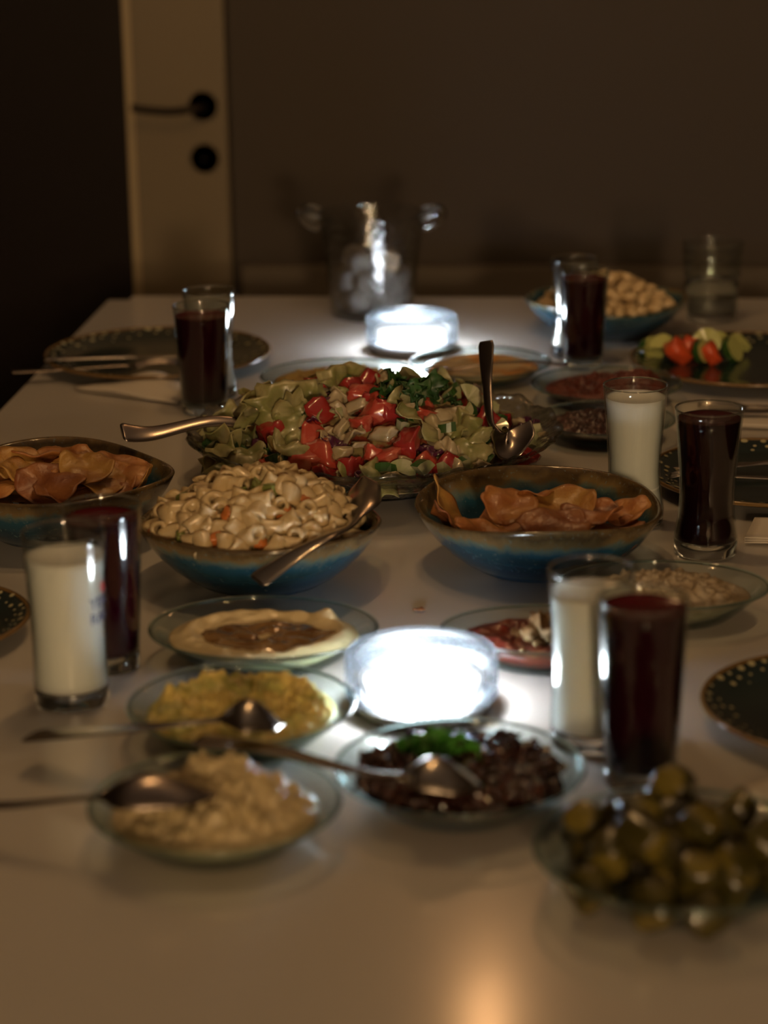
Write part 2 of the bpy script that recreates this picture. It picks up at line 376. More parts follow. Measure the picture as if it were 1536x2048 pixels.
# ================================================================ PUCK LIGHTS
def led_shell_mat():
    m = bpy.data.materials.new('led_diffuser'); m.use_nodes = True; nt = m.node_tree; N = nt.nodes; L = nt.links
    N.remove(N['Principled BSDF']); out = N['Material Output']
    tr = N.new('ShaderNodeBsdfTransparent'); tl = N.new('ShaderNodeBsdfTranslucent'); tl.inputs[0].default_value = (.040, .047, .054, 1)
    di = N.new('ShaderNodeBsdfDiffuse'); di.inputs[0].default_value = (.040, .047, .054, 1)
    gl = N.new('ShaderNodeBsdfGlossy'); gl.inputs['Roughness'].default_value = .08
    a = N.new('ShaderNodeMixShader'); a.inputs[0].default_value = .5; L.new(tl.outputs[0], a.inputs[1]); L.new(di.outputs[0], a.inputs[2])
    b = N.new('ShaderNodeMixShader'); b.inputs[0].default_value = .35; L.new(tr.outputs[0], b.inputs[1]); L.new(a.outputs[0], b.inputs[2])
    c = N.new('ShaderNodeMixShader'); c.inputs[0].default_value = .06; L.new(b.outputs[0], c.inputs[1]); L.new(gl.outputs[0], c.inputs[2])
    # facet shading put into the tint: diamonds on the lower side wall, rings above
    tc = N.new('ShaderNodeTexCoord'); sp = N.new('ShaderNodeSeparateXYZ'); L.new(tc.outputs['Object'], sp.inputs[0])
    def M(op, a_, b_=None):
        n = N.new('ShaderNodeMath'); n.operation = op
        for i_, v_ in enumerate((a_, b_)):
            if v_ is None: continue
            if isinstance(v_, (int, float)): n.inputs[i_].default_value = v_
            else: L.new(v_, n.inputs[i_])
        return n.outputs[0]
    ang = M('MULTIPLY', M('ARCTAN2', sp.outputs['Y'], sp.outputs['X']), 30.0); zz = M('MULTIPLY', sp.outputs['Z'], 830.0)
    pt = M('MULTIPLY', M('SINE', M('ADD', ang, zz)), M('SINE', M('SUBTRACT', ang, zz)))
    pt = M('ADD', M('MULTIPLY', pt, .42), .62)
    low = M('LESS_THAN', sp.outputs['Z'], .034)
    rad = M('SQRT', M('ADD', M('MULTIPLY', sp.outputs['X'], sp.outputs['X']), M('MULTIPLY', sp.outputs['Y'], sp.outputs['Y'])))
    rg = M('ADD', M('MULTIPLY', M('SINE', M('MULTIPLY', rad, 1250.0)), .16), .78)
    v = N.new('ShaderNodeMix'); v.data_type = 'FLOAT'; L.new(low, v.inputs[0]); L.new(rg, v.inputs[2]); L.new(pt, v.inputs[3])
    cm = N.new('ShaderNodeCombineColor')
    for i_ in range(3): L.new(v.outputs[0], cm.inputs[i_])
    sc2 = N.new('ShaderNodeMix'); sc2.data_type = 'RGBA'; sc2.blend_type = 'MULTIPLY'; sc2.inputs[0].default_value = 1; sc2.inputs[6].default_value = (.052, .060, .068, 1)
    L.new(cm.outputs[0], sc2.inputs[7]); L.new(sc2.outputs[2], tl.inputs[0]); L.new(sc2.outputs[2], di.inputs[0])
    L.new(cm.outputs[0], tr.inputs[0])
    L.new(c.outputs[0], out.inputs[0]); return m
ledm = led_shell_mat()
silver = mat('led_base_plastic', (.55, .56, .60), .25)
def emitter_mat():
    m = mat('led_emitter', (1, 1, 1), .5, emit=1, ecol=LED_COL); nt = m.node_tree
    lw = nt.nodes.new('ShaderNodeLayerWeight'); a = nt.nodes.new('ShaderNodeMath'); a.operation = 'SUBTRACT'; a.inputs[0].default_value = 1
    nt.links.new(lw.outputs['Facing'], a.inputs[1]); lw.inputs['Blend'].default_value = .5
    b = nt.nodes.new('ShaderNodeMath'); b.operation = 'POWER'; b.inputs[1].default_value = 6; nt.links.new(a.outputs[0], b.inputs[0])
    c = nt.nodes.new('ShaderNodeMath'); c.operation = 'MULTIPLY_ADD'; c.inputs[1].default_value = LED; c.inputs[2].default_value = .8; nt.links.new(b.outputs[0], c.inputs[0])
    nt.links.new(c.outputs[0], nt.nodes['Principled BSDF'].inputs['Emission Strength']); return m
def puck(x, y, label):
    t = empty('puck_light', (x, y, TZ + .0002), label=label, cat='light')
    obj('base', lathe('base', [(0, .001), (.050, .001), (.054, .004), (.055, .011), (0, .011)], silver, 72), t)
    for k in range(3):
        a = R(80 + 120 * k); obj('foot', lathe('foot', [(0, 0), (.004, 0), (.004, .004), (0, .004)], gm, 12), t, (.050 * cos(a), .050 * sin(a), 0))
    # lit shell: side wall with diamond knurling on its lower two thirds, rounded shoulder, dished ringed top
    segs = 144; rows = [(.0585, .0115), (.060, .013)] + [(.060, .013 + .0019 * k) for k in range(1, 13)] + [(.0602, .0385), (.0602, .043), (.0592, .0455), (.057, .0465), (.0535, .0462), (.052, .0445)]
    q = .052
    ringr = []
    while q > .004:
        ringr.append((q, .0440 + .0007 * (len(ringr) % 2))); q -= .0032
    def f(th, r, z):
        if .013 < z < .037:
            k = round((z - .013) / .0019); s = round(th / (2 * pi) * segs); r -= .0004 * ((k + s) % 2)
        return r, z
    obj('diffuser', lathe('diffuser', [(0, .0118)] + rows + ringr + [(0, .044)], ledm, segs, f, smooth=False), t)
    obj('emitter', lathe('emitter', [(.048 * sin(pi / 2 * k / 12), .0260 + .0128 * cos(pi / 2 * k / 12)) for k in range(13)] + [(.048, .0185), (.0465, .0145), (0, .0145)], emitter_mat(), 48), t)
puck(-.119, 1.660, 'round white LED puck light glowing in the near middle of the table')
puck(-.217, 2.906, 'round white LED puck light glowing at the far end before the ice bucket')

# ================================================================ DISHES
def glass_dish(x, y, rx, ry, h, label, rz=0):
    t = empty('glass_dish', (x, y, TZ + .0003), rz, label=label, cat='dish')
    s = ry / rx; r = rx
    out = [(0, .0), (r * .56, 0), (r * .62, .001), (r * .70, h * .22), (r * .82, h * .55), (r * .93, h * .84), (r * .985, h * .96)]
    inn = [(r * .975, h * .985), (r * .92, h * .90), (r * .81, h * .62), (r * .69, h * .28), (r * .60, .0042), (0, .0034)]
    obj('dish_body', lathe('dish_body', out + inn, plateglass, 80, sy=s), t)
    n = 10; ring = [(r * .985 + .0015 * cos(a), h * .975 + .0013 * sin(a)) for a in [2 * pi * k / n for k in range(n)]]
    o = obj('rim', lathe('rim', ring, rimglass, 96, sy=s, closed=True), t); o['label'] = 'pale aqua glass rim'
    return t
def serving_bowl(x, y, r, h, label, seed=0, rz=0, name='serving_bowl'):
    rd = random.Random(seed); a, b, c = rd.uniform(0, 6), rd.uniform(0, 6), rd.uniform(0, 6)
    def f(t, rr_, z):
        k = (rr_ / r) ** 2
        return rr_ * (1 + k * (.022 * cos(2 * t + a) + .016 * cos(3 * t + b) + .008 * cos(5 * t + c))), z + k * (z / h) * (.0028 * cos(2 * t + b) + .0022 * cos(3 * t + c))
    out = [(0, .002), (.46, .002), (.50, 0), (.53, .001), (.545, .06 * h), (.62, .12 * h), (.74, .30 * h), (.85, .52 * h), (.93, .74 * h), (.975, .90 * h), (.99, .97 * h)]
    out = [(q * r, z) for q, z in out]
    inn = [(.975 * r, h), (.955 * r, .98 * h), (.93 * r, .88 * h), (.89 * r, .74 * h), (.80 * r, .50 * h), (.70 * r, .31 * h), (.55 * r, .17 * h), (.3 * r, .12 * h), (0, .11 * h)]
    o = obj(name, lathe(name, out + inn, glaze('reactive_glaze'), 96, f), None, (x, y, TZ + .0002), (0, 0, rz))
    return tag(o, label, 'bowl')
dplate = mat('dark_teal_glaze', (.012, .022, .024), .18, coat=.3, var=((.022, .036, .036), 14, .4, .7))
dotm = mat('cream_speckle_glaze', (.42, .38, .22), .35)
brim = mat('bronze_rim_glaze', (.17, .10, .035), .22, coat=.3)
def dinner_plate(x, y, r, label, seed=0, flip=1):
    t = empty('dinner_plate', (x, y, TZ + .0003), 0, label=label, cat='plate')
    h = .017
    obj('plate_body', lathe('plate_body', [(0, .001), (r * .55, .001), (r * .60, 0), (r * .63, .002), (r * .85, h * .5), (r * .985, h * .92), (r * .985, h * 1.0),
        (r * .94, h * .99), (r * .80, h * .62), (r * .70, h * .44), (r * .5, h * .40), (0, h * .38)], dplate, 96), t)
    n = 8; ring = [(r * .985 + .0024 * cos(a), h * .965 + .0022 * sin(a)) for a in [2 * pi * k / n for k in range(n)]]
    o = obj('rim', lathe('rim', ring, brim, 96, closed=True), t); o['label'] = 'bronze brown rim line'
    rd = random.Random(seed); V = []; Fc = []
    for row, q0 in ((0, .93), (1, .86), (2, .79)):
        m = 44 if row < 2 else 30
        for k in range(m):
            if rd.random() < (.08, .35, .6)[row]: continue
            a = 2 * pi * (k + .5 * row) / m + rd.uniform(-.03, .03); q = r * (q0 + rd.uniform(-.015, .015))
            z = h * (.62 + (q / r - .80) / .14 * .37) if q > .8 * r else h * (.44 + (q / r - .70) / .10 * .18); s = r * rd.uniform(.012, .028) * (1 - .2 * row)
            b = len(V); V.append((q * cos(a), q * sin(a), z + .0011))
            for j in range(8):
                e = 2 * pi * j / 8; qq = q + s * cos(e); aa = a + s * sin(e) * 1.2 / q
                zz = h * (.62 + (qq / r - .80) / .14 * .37) if qq > .8 * r else h * (.44 + (qq / r - .70) / .10 * .18)
                V.append((qq * cos(aa), qq * sin(aa), zz + .0006))
            for j in range(8): Fc.append((b, b + 1 + j, b + 1 + (j + 1) % 8))
    obj('speckles', mesh('speckles', V, Fc, dotm), t)['kind'] = 'stuff'
    return t
serving_bowl(-.287, 1.968, .111, .060, 'blue and brown glazed bowl holding the creamy pasta salad', 3, .3)
serving_bowl(-.034, 2.023, .116, .062, 'blue and brown glazed bowl of chips right of the pasta salad', 11, .4)
serving_bowl(-.507, 2.101, .116, .062, 'blue and brown glazed bowl of chips at the left edge', 5, 1.2)
serving_bowl(.035, 3.015, .109, .048, 'blue and brown glazed bowl of pale nuts at the far right', 8, .2)
dinner_plate(-.537, 2.815, .145, 'empty dark speckled plate at the far left corner with cutlery on it', 1)
dinner_plate(.212, 2.800, .148, 'dark speckled plate holding chopped vegetables at the far right', 2)
dinner_plate(.200, 2.286, .126, 'dark speckled plate with a fork on it behind the black juice', 3)
dinner_plate(.208, 1.644, .111, 'dark speckled plate behind the pickles at the near right edge', 4)
dinner_plate(-.566, 1.798, .100, 'dark speckled plate cut by the left edge behind the milky glass', 5)
glass_dish(-.243, 1.411, .087, .087, .029, 'round glass dish of lumpy white cheese mash at the near left')
glass_dish(-.251, 1.590, .087, .085, .029, 'round glass dish of yellow green mash left of the near light')
glass_dish(-.257, 1.758, .096, .078, .029, 'oval glass dish of hummus with brown oil below the pasta bowl')
glass_dish(-.080, 1.480, .089, .088, .029, 'round glass dish of dark relish topped with parsley at the near middle')
glass_dish(-.018, 1.765, .093, .060, .029, 'oval glass dish of red pepper paste right of the near light')
glass_dish(.076, 1.880, .092, .066, .030, 'oval glass dish of crumbly walnut salad behind the front red juice')
glass_dish(.070, 1.350, .096, .094, .032, 'round glass dish heaped with green pickles at the near right corner')
glass_dish(-.285, 2.655, .098, .088, .027, 'round glass dish of golden grain salad left of the far light')
glass_dish(-.120, 2.745, .088, .085, .023, 'round glass dish of orange yellow dip in front of the far light')
glass_dish(.034, 2.640, .090, .088, .023, 'round glass dish of red brown salad heaped to its right')
glass_dish(.030, 2.470, .080, .076, .024, 'round glass dish of dark brown relish between crystal bowl and milky glass')
# crystal salad bowl
cb = empty('crystal_bowl', (-.213, 2.298, TZ + .0003), 0, label='wide scalloped pressed crystal bowl holding the mixed salad', cat='bowl')
crystal = thin_glass('pressed_crystal', tint=(.93, .93, .90), edge=(.5, .5, .46), refr=.3, bump=(95, .0016, 'v'), rough=.03)
cr = .197; chh = .055
def fc(t, r, z):
    k = max(0, (r / cr - .45) / .55)
    sc_ = abs(cos(9 * t)) ** .6
    return r * (1 + .035 * k * k * (sc_ - .7)), z + k * k * .006 * (sc_ - .6) + .0016 * k * cos(36 * t) * cos(r * 420)
out = [(0, .003), (.075, .003), (.085, 0), (.09, .002), (.092, .006)] + [(cr * (.5 + .5 * u), .007 + (chh - .007) * u ** 1.25) for u in [i / 14 for i in range(1, 15)]]
inn = [(cr * (.5 + .5 * u) - .002, .0105 + (chh - .007) * u ** 1.25) for u in [i / 14 for i in range(14, 0, -1)]] + [(.09, .009), (0, .008)]
obj('bowl_body', lathe('bowl_body', out + inn, crystal, 216, fc), cb)

# ================================================================ FOOD: masses
def mass(name, x, y, rx, ry, z0, hf, m, label, cat, rings=44, segs=150, rz=0, kind=None, floor=.0045, lift=.0):
    """a mound: hf(u, v, s) gives height above z0; u, v local metres, s 0..1 from centre to edge"""
    V = []; Fc = []; rows = []
    for i in range(rings + 1):
        s = i / rings
        if i == 0: rows.append([0]); V.append((0, 0, z0 + hf(0, 0, 0))); continue
        row = []
        for j in range(segs):
            t = 2 * pi * j / segs; u = rx * s * cos(t); v = ry * s * sin(t)
            row.append(len(V)); V.append((u, v, z0 + hf(u, v, s)))
        rows.append(row)
    for k in range(rings):
        a, b = rows[k], rows[k + 1]
        for i in range(segs):
            j = (i + 1) % segs
            Fc.append((a[0], b[i], b[j]) if len(a) == 1 else (a[i], b[i], b[j], a[j]))
    last = rows[-1]; prev = last
    row = []
    for j in range(segs):
        t = 2 * pi * j / segs; row.append(len(V)); V.append((rx * .66 * cos(t), ry * .66 * sin(t), floor))
    for i in range(segs):
        j = (i + 1) % segs; Fc.append((last[i], row[i], row[j], last[j]))
    c = len(V); V.append((0, 0, floor))
    for i in range(segs): Fc.append((row[i], c, row[(i + 1) % segs]))
    o = obj(name, mesh(name, V, Fc, m), None, (x, y, TZ + .0005), (0, 0, rz))
    return tag(o, label, cat, kind=kind)
def nz(u, v, k, seed=0): return noise.noise(Vector((u * k, v * k, seed)))
def turb(u, v, k, seed=0): return noise.fractal(Vector((u * k, v * k, seed)), .9, 2.1, 4)
cheese = mat('white_cheese_mash', (.58, .47, .27), .45, var=((.46, .36, .18), 60, .4, .65), bump=(140, .002), sss=.15)
def h_cheese(u, v, s):
    e = max(0, 1 - s ** 3)
    lump = 0
    for a, b, q, hh in ((-.016, .030, .021, .022), (.012, .024, .018, .023), (.034, .006, .022, .020), (.002, -.006, .022, .013), (.012, -.034, .026, .012), (-.030, -.022, .022, .010), (.052, -.024, .016, .010)):
        d = ((u - a) ** 2 + (v - b) ** 2) / q ** 2; lump += hh * math.exp(-d * 1.3)
    return .003 * e + lump * e + (.006 * abs(nz(u, v, 75, 2)) + .012 * abs(turb(u, v, 85, 5))) * min(1, e * 2)
mass('cheese_mash', -.243, 1.411, .071, .071, .019, h_cheese, cheese, 'lumpy mound of off white cheese mash with a spoon in the near left dish', 'food')
ymash = mat('yellow_green_mash', (.72, .56, .17), .42, var=((.40, .40, .10), 38, .45, .65), third=(.75, .62, .28), bump=(160, .0018), sss=.1, coat=.2)
def h_yel(u, v, s):
    edge = math.exp(-((s - .80) / .15) ** 2)
    e = max(0, 1 - s ** 8)
    return (.003 + .009 * edge * (.7 + .8 * nz(u, v, 30, 1)) * (1.25 if v > 0 else .55)) * e + (.011 * abs(turb(u, v, 80, 3)) + .004 * turb(u, v, 200, 8)) * e - .003 * math.exp(-(s / .5) ** 2)
mass('yellow_mash', -.251, 1.590, .072, .070, .020, h_yel, ymash, 'coarse yellow green mash spread with a raised edge, spoon resting in it', 'food')
hum = mat('hummus', (.70, .58, .34), .38, var=((.58, .46, .24), 26, .4, .65), bump=(90, .001), coat=.15)
def h_hum(u, v, s):
    e = max(0, 1 - s ** 10); edge = math.exp(-((s - .82) / .13) ** 2)
    return (.001 + .006 * edge * (.8 + .4 * nz(u, v, 25, 9)) + .0009 * sin(s * 22 + 3 * math.atan2(v, u))) * e + .002 * turb(u, v, 60, 3) * e + .010 * math.exp(-((u - .052) ** 2 + (v - .040) ** 2) / .00008) * e
hu = mass('hummus', -.257, 1.758, .079, .064, .020, h_hum, hum, 'smooth beige hummus swirled into a well, dusted and oiled brown', 'food')
oil = mat('brown_spiced_oil', (.13, .055, .014), .12, var=((.30, .17, .06), 34, .35, .6), coat=.6)
def h_oil(u, v, s): return .0002
V = [(0, 0, 0)]
so = 64
for i in range(1, 9):
    for j in range(so):
        t = 2 * pi * j / so; q = i / 8; e = 1 + .22 * noise.noise(Vector((cos(t) * 1.8, sin(t) * 1.8, 4)))
        u = .058 * q * e * cos(t) + .002; v = .040 * q * e * sin(t) - .004
        s = sqrt((u / .079) ** 2 + (v / .064) ** 2)
        V.append((u, v, .020 + h_hum(u, v, min(s, 1)) + .0012 - (.0022 if i == 8 else 0)))
Fc = [(0, 1 + j, 1 + (j + 1) % so) for j in range(so)]
for i in range(7):
    for j in range(so):
        a = 1 + i * so; Fc.append((a + j, a + so + j, a + so + (j + 1) % so, a + (j + 1) % so))
o = obj('oil_pool', mesh('oil_pool', V, Fc, oil), hu); o['label'] = 'pool of dark brown spiced oil'
redp = mat('red_pepper_paste', (.22, .035, .015), .3, var=((.13, .016, .012), 45, .4, .6), bump=(160, .0014), coat=.4)
def h_red(u, v, s):
    e = max(0, 1 - s ** 7); return (.002 + .003 * math.exp(-((s - .75) / .2) ** 2)) * e + .0035 * turb(u, v, 70, 7) * e
mass('red_pepper_paste', -.018, 1.765, .076, .049, .020, h_red, redp, 'brick red pepper paste scattered with walnut crumbs', 'food')
wal = mat('walnut_crumbs', (.27, .20, .12), .5, var=((.40, .33, .24), 55, .38, .6), bump=(150, .002))
def h_wal(u, v, s):
    e = max(0, 1 - s ** 4)
    return (.002 + .012 * (1 - s * s)) * e + .010 * abs(turb(u, v, 75, 12)) * e
mass('walnut_salad', .076, 1.880, .075, .054, .020, h_wal, wal, 'crumbly grey beige walnut and yoghurt salad in the oval dish', 'food')
grain = mat('golden_grain', (.50, .36, .12), .45, var=((.32, .19, .05), 70, .4, .62), bump=(170, .003), coat=.15)
def h_gr(u, v, s):
    e = max(0, 1 - s ** 5); return (.002 + .006 * (1 - s)) * e + .010 * abs(turb(u, v, 85, 15)) * e
mass('grain_salad', -.285, 2.655, .080, .072, .018, h_gr, grain, 'golden grain salad in the dish behind the crystal bowl', 'food')
orange = mat('orange_dip', (.58, .46, .27), .38, var=((.60, .28, .07), 30, .5, .65), bump=(80, .001), coat=.3)
mass('orange_dip', -.120, 2.745, .071, .069, .015, lambda u, v, s: (.001 + .004 * math.exp(-((s - .8) / .15) ** 2)) * max(0, 1 - s ** 8) + .0025 * turb(u, v, 45, 6) * (1 - s ** 4), orange,
     'pale creamy dip with orange oil in front of the far light', 'food')
rb = mat('red_brown_salad', (.17, .030, .014), .35, var=((.09, .018, .012), 60, .42, .6), bump=(170, .002), coat=.35)
def h_rb(u, v, s):
    e = max(0, 1 - s ** 5); return (.004 + .016 * math.exp(-(((u - .05) / .035) ** 2 + ((v - .02) / .04) ** 2))) * e + .007 * abs(turb(u, v, 90, 22)) * e
mass('red_brown_salad', .034, 2.640, .073, .071, .015, h_rb, rb, 'chopped red brown pepper salad in the glass dish by the far red juice', 'food')
db = mat('dark_brown_relish', (.075, .024, .014), .25, var=((.035, .012, .010), 60, .4, .6), bump=(170, .002), coat=.5)
mass('dark_relish', .030, 2.470, .065, .062, .016, lambda u, v, s: (.003 + .005 * (1 - s)) * max(0, 1 - s ** 5) + .008 * abs(turb(u, v, 90, 31)) * max(0, 1 - s ** 5), db,
     'dark brown glossy chopped relish beside the crystal bowl', 'food')
blk = mat('black_relish', (.020, .008, .007), .22, var=((.045, .016, .012), 60, .4, .6), bump=(170, .002), coat=.6)
mass('black_relish', -.080, 1.480, .072, .071, .018, lambda u, v, s: .002 * max(0, 1 - s ** 5) + .003 * abs(turb(u, v, 90, 41)) * max(0, 1 - s ** 5), blk,
     'dark sauce bed under the chopped relish in the near middle dish', 'food')

# ================================================================ FOOD: pieces
def rbox(name, s, m, seed, rnd=.35, nzk=.12, cuts=3):
    """irregular cut cube, s = (x, y, z) size"""
    bm = bmesh.new(); bmesh.ops.create_cube(bm, size=1)
    bmesh.ops.subdivide_edges(bm, edges=bm.edges, cuts=cuts, use_grid_fill=True)
    rd = random.Random(seed); A = [rd.uniform(-.28, .28) for _ in range(6)]
    for v in bm.verts:
        p = v.co.copy(); q = p.normalized() * .56; p = p.lerp(q, rnd)
        p.x += A[0] * p.y + A[1] * p.z; p.y += A[2] * p.z + A[3] * p.x * p.z; p.z += A[4] * p.x * p.y
        p += noise.noise_vector(p * 2.3 + Vector((seed, seed * .7, 0))) * nzk
        v.co = Vector((p.x * s[0], p.y * s[1], p.z * s[2]))
    me = bpy.data.meshes.new(name); bm.to_mesh(me); bm.free(); me.materials.append(m)
    for f in me.polygons: f.use_smooth = True
    return me
def sheet(name, sx, sy, m, seed, amp=.3, k=2.2, th=.0012, n=11, ragged=.25, roll=0):
    """crumpled leaf or curled chip with thickness"""
    V = []; Fc = []; rd = random.Random(seed); seed += .31
    cx = roll
    for side in (0, 1):
        for i in range(n):
            for j in range(n):
                a = -1 + 2 * i / (n - 1); b = -1 + 2 * j / (n - 1)
                u = a * sqrt(1 - b * b / 2); v = b * sqrt(1 - a * a / 2)   # disc
                e = 1 + ragged * noise.noise(Vector((u * 2, v * 2, seed * 3))) * (u * u + v * v)
                z = amp * noise.noise(Vector((u * k, v * k, seed))) + cx * (u * u) - cx * .35 * v * v
                V.append(Vector((u * sx * e, v * sy * e, z * sx + side * th)))
    for i in range(n - 1):
        for j in range(n - 1):
            a = i * n + j; Fc.append((a, a + 1, a + n + 1, a + n)); Fc.append((a + n * n, a + n + n * n, a + n + 1 + n * n, a + 1 + n * n))
    bd = [(i, 0) for i in range(n - 1)] + [(n - 1, j) for j in range(n - 1)] + [(i, n - 1) for i in range(n - 1, 0, -1)] + [(0, j) for j in range(n - 1, 0, -1)]
    for q in range(len(bd)):
        a = bd[q][0] * n + bd[q][1]; b = bd[(q + 1) % len(bd)]; b = b[0] * n + b[1]
        Fc.append((a, b, b + n * n, a + n * n))
    return mesh(name, V, Fc, m)
def sector(name, r, th, ang, mf, ms, seed, inner=0):
    """slice of a cucumber: flesh faces with a dark skin on the curved side"""
    V = []; Fc = []; I = []; n = max(6, int(ang / .3))
    full = ang > 6.2
    for z in (0, th):
        V.append((0, 0, z))
        for k in range(n + 1):
            t = ang * k / n; V.append((r * cos(t), r * sin(t) * .94, z))
    m = n + 2
    for k in range(n):
        Fc += [(0, k + 2, k + 1), (m, m + k + 1, m + k + 2)]; I += [0, 0]
        Fc.append((k + 1, k + 2, m + k + 2, m + k + 1)); I.append(1)
    if not full:
        Fc += [(0, 1, m + 1, m), (0, m, m + n + 1, n + 1)]; I += [0, 0]
    V = [Vector(v) + noise.noise_vector(Vector(v) * 120 + Vector((seed, 0, 0))) * .0012 for v in V]
    return mesh(name, V, Fc, [mf, ms], I, smooth=False)
tom = mat('tomato_flesh', (.42, .060, .038), .25, var=((.55, .17, .11), 70, .5, .7), sss=.2, coat=.5)
tom2 = mat('tomato_deep', (.30, .025, .022), .2, coat=.6, sss=.2)
cuc = mat('cucumber_flesh', (.30, .33, .15), .3, sss=.2, coat=.4, var=((.40, .39, .25), 80, .4, .6))
cuk = mat('cucumber_skin', (.03, .085, .018), .3, coat=.4)
let = mat('lettuce_leaf', (.21, .22, .075), .35, coat=.3, sss=.3, var=((.38, .34, .18), 45, .4, .65), bump=(130, .001))
pale = mat('pale_cabbage', (.42, .35, .24), .35, coat=.3, sss=.25, var=((.32, .27, .15), 60, .4, .65))
purp = mat('purple_cabbage', (.07, .012, .045), .3, coat=.4)
pars = mat('dark_parsley', (.015, .05, .012), .45, var=((.03, .09, .02), 60, .4, .6))
parsb = mat('fresh_parsley', (.04, .22, .02), .45, var=((.08, .34, .03), 90, .4, .6))
K = {}
K['tomato'] = [rbox('tomato_chunk', (.026 * a, .022 * b, .017 * c), (tom, tom2)[i % 2], i, .26, .20) for i, (a, b, c) in enumerate(((1, 1, 1), (.8, 1.1, 1.1), (1.2, .8, .9), (1, .9, 1.3), (.7, .8, .9)))]
K['cucumber'] = [sector('cucumber_piece', .014, .008, a, cuc, cuk, i) for i, a in enumerate((1.7, 3.14, 1.5, 2.2))]
K['lettuce'] = [sheet('lettuce_leaf', .026 * a, .019, let, i, .55, 2.0, .0009, ragged=.6) for i, a in enumerate((1, 1.2, .8, 1.0))]
K['cabbage'] = [rbox('cabbage_piece', (.024, .012, .007), pale, 20, .3, .22), rbox('cabbage_piece', (.018, .015, .006), pale, 21, .3, .25), sheet('cabbage_piece', .018, .010, pale, 7, .5, 1.5, .0022, ragged=.3), rbox('cabbage_piece', (.014, .012, .010), pale, 23, .4, .2)]
K['purple'] = [rbox('purple_cabbage_piece', (.015, .010, .006), purp, 30, .3, .2), sheet('purple_cabbage_piece', .014, .009, purp, 9, .4, 2, .0015)]
K['parsley'] = [sheet('parsley_leaf', .012, .008, pars, i + 40, .7, 3.0, .0006, n=9, ragged=1.2) for i in range(3)]
LAB = {'tomato': ('chopped red tomato chunk in the crystal salad bowl', 'tomato', 'tomato chunks in the salad'),
       'cucumber': ('cut cucumber piece with dark green skin in the crystal salad bowl', 'cucumber', 'cucumber pieces in the salad'),
       'lettuce': ('crumpled yellow green lettuce leaf in the crystal salad bowl', 'lettuce', 'lettuce leaves in the salad'),
       'cabbage': ('pale cream cabbage piece in the crystal salad bowl', 'cabbage', 'pale cabbage pieces in the salad'),
       'purple': ('dark purple cabbage shred in the crystal salad bowl', 'cabbage', 'purple cabbage shreds in the salad'),
       'parsley': ('small dark green herb leaf in the crystal salad bowl', 'herb', 'herb leaves in the salad')}
def scatter(n, rx, ry, d, rd, tries=6000, smax=1.0):
    """points in an ellipse no closer than d"""
    P = []
    for _ in range(tries):
        a = rd.uniform(0, 2 * pi); q = sqrt(rd.random()) * smax; x = rx * q * cos(a); y = ry * q * sin(a)
        if all((x - p[0]) ** 2 + (y - p[1]) ** 2 > d * d for p in P): P.append((x, y))
        if len(P) >= n: break
    return P
def grad(hf, x, y, e=.004): return (hf(x + e, y) - hf(x - e, y)) / (2 * e), (hf(x, y + e) - hf(x, y - e)) / (2 * e)
# --- salad
rd = random.Random(21)
SX, SY = -.213, 2.298
def sal_h(x, y):
    s2 = (x / .170) ** 2 + (y / .155) ** 2; s = sqrt(s2)
    ridge = .068 * max(0, 1 - s ** 2.4)
    ridge *= 1 + .10 * nz(x, y, 22, 3)
    return .034 + .010 * min(1, s) + max(0, ridge - .018 * min(1, s))
fill = mat('salad_dressing_mix', (.33, .27, .12), .35, var=((.25, .05, .025), 70, .5, .6), bump=(110, .004), coat=.3)
mass('salad_dressing', SX, SY, .165, .150, 0, lambda u, v, s: max(.012, (sal_h(u, v) - .010) * (1 if s < .96 else .8)) + .004 * turb(u, v, 80, 5) * (1 - s), fill,
     'finely chopped dressed vegetables under the salad pieces in the crystal bowl', 'salad', floor=.010, kind='stuff')
for x, y in scatter(400, .172, .157, .0150, rd, 16000):
    gx, gy = grad(sal_h, x, y)
    if y > .09: 
        if rd.random() < .5: continue
    w_ = {'tomato': 5.5, 'cucumber': 2.2, 'lettuce': .6, 'cabbage': 4.4, 'purple': 1.1, 'parsley': .8}
    if x < -.06 and x > -.15: w_['lettuce'] = 3; w_['tomato'] = 2.5
    if x < -.13: w_['lettuce'] = 3; w_['tomato'] = 1; w_['cucumber'] = 4
    if x > .10: w_['tomato'] = 2; w_['cucumber'] = 4; w_['lettuce'] = .1
    if abs(x - .035) < .03 and y > -.05: w_['parsley'] = 7
    if -.05 < x < .1 and y < -.09: w_['cabbage'] = 6
    k = rd.choices(list(w_), list(w_.values()))[0]
    me = rd.choice(K[k]); z = sal_h(x, y) + rd.uniform(-.002, .003)
    nrm = Vector((-gx * .8, -gy * .8, 1)).normalized()
    q = nrm.to_track_quat('Z', 'Y') @ Euler((rd.uniform(-.7, .7), rd.uniform(-.7, .7), rd.uniform(0, 6.3))).to_quaternion()
    if k in ('cucumber',) and rd.random() < .6: q = q @ Euler((rd.uniform(.7, 1.5), 0, 0)).to_quaternion()
    s = rd.uniform(.85, 1.25)
    o = obj(me.name.split('.')[0], me, None, (SX + x, SY + y, TZ + z), q.to_euler(), (s, s, s)); tag(o, *LAB[k])
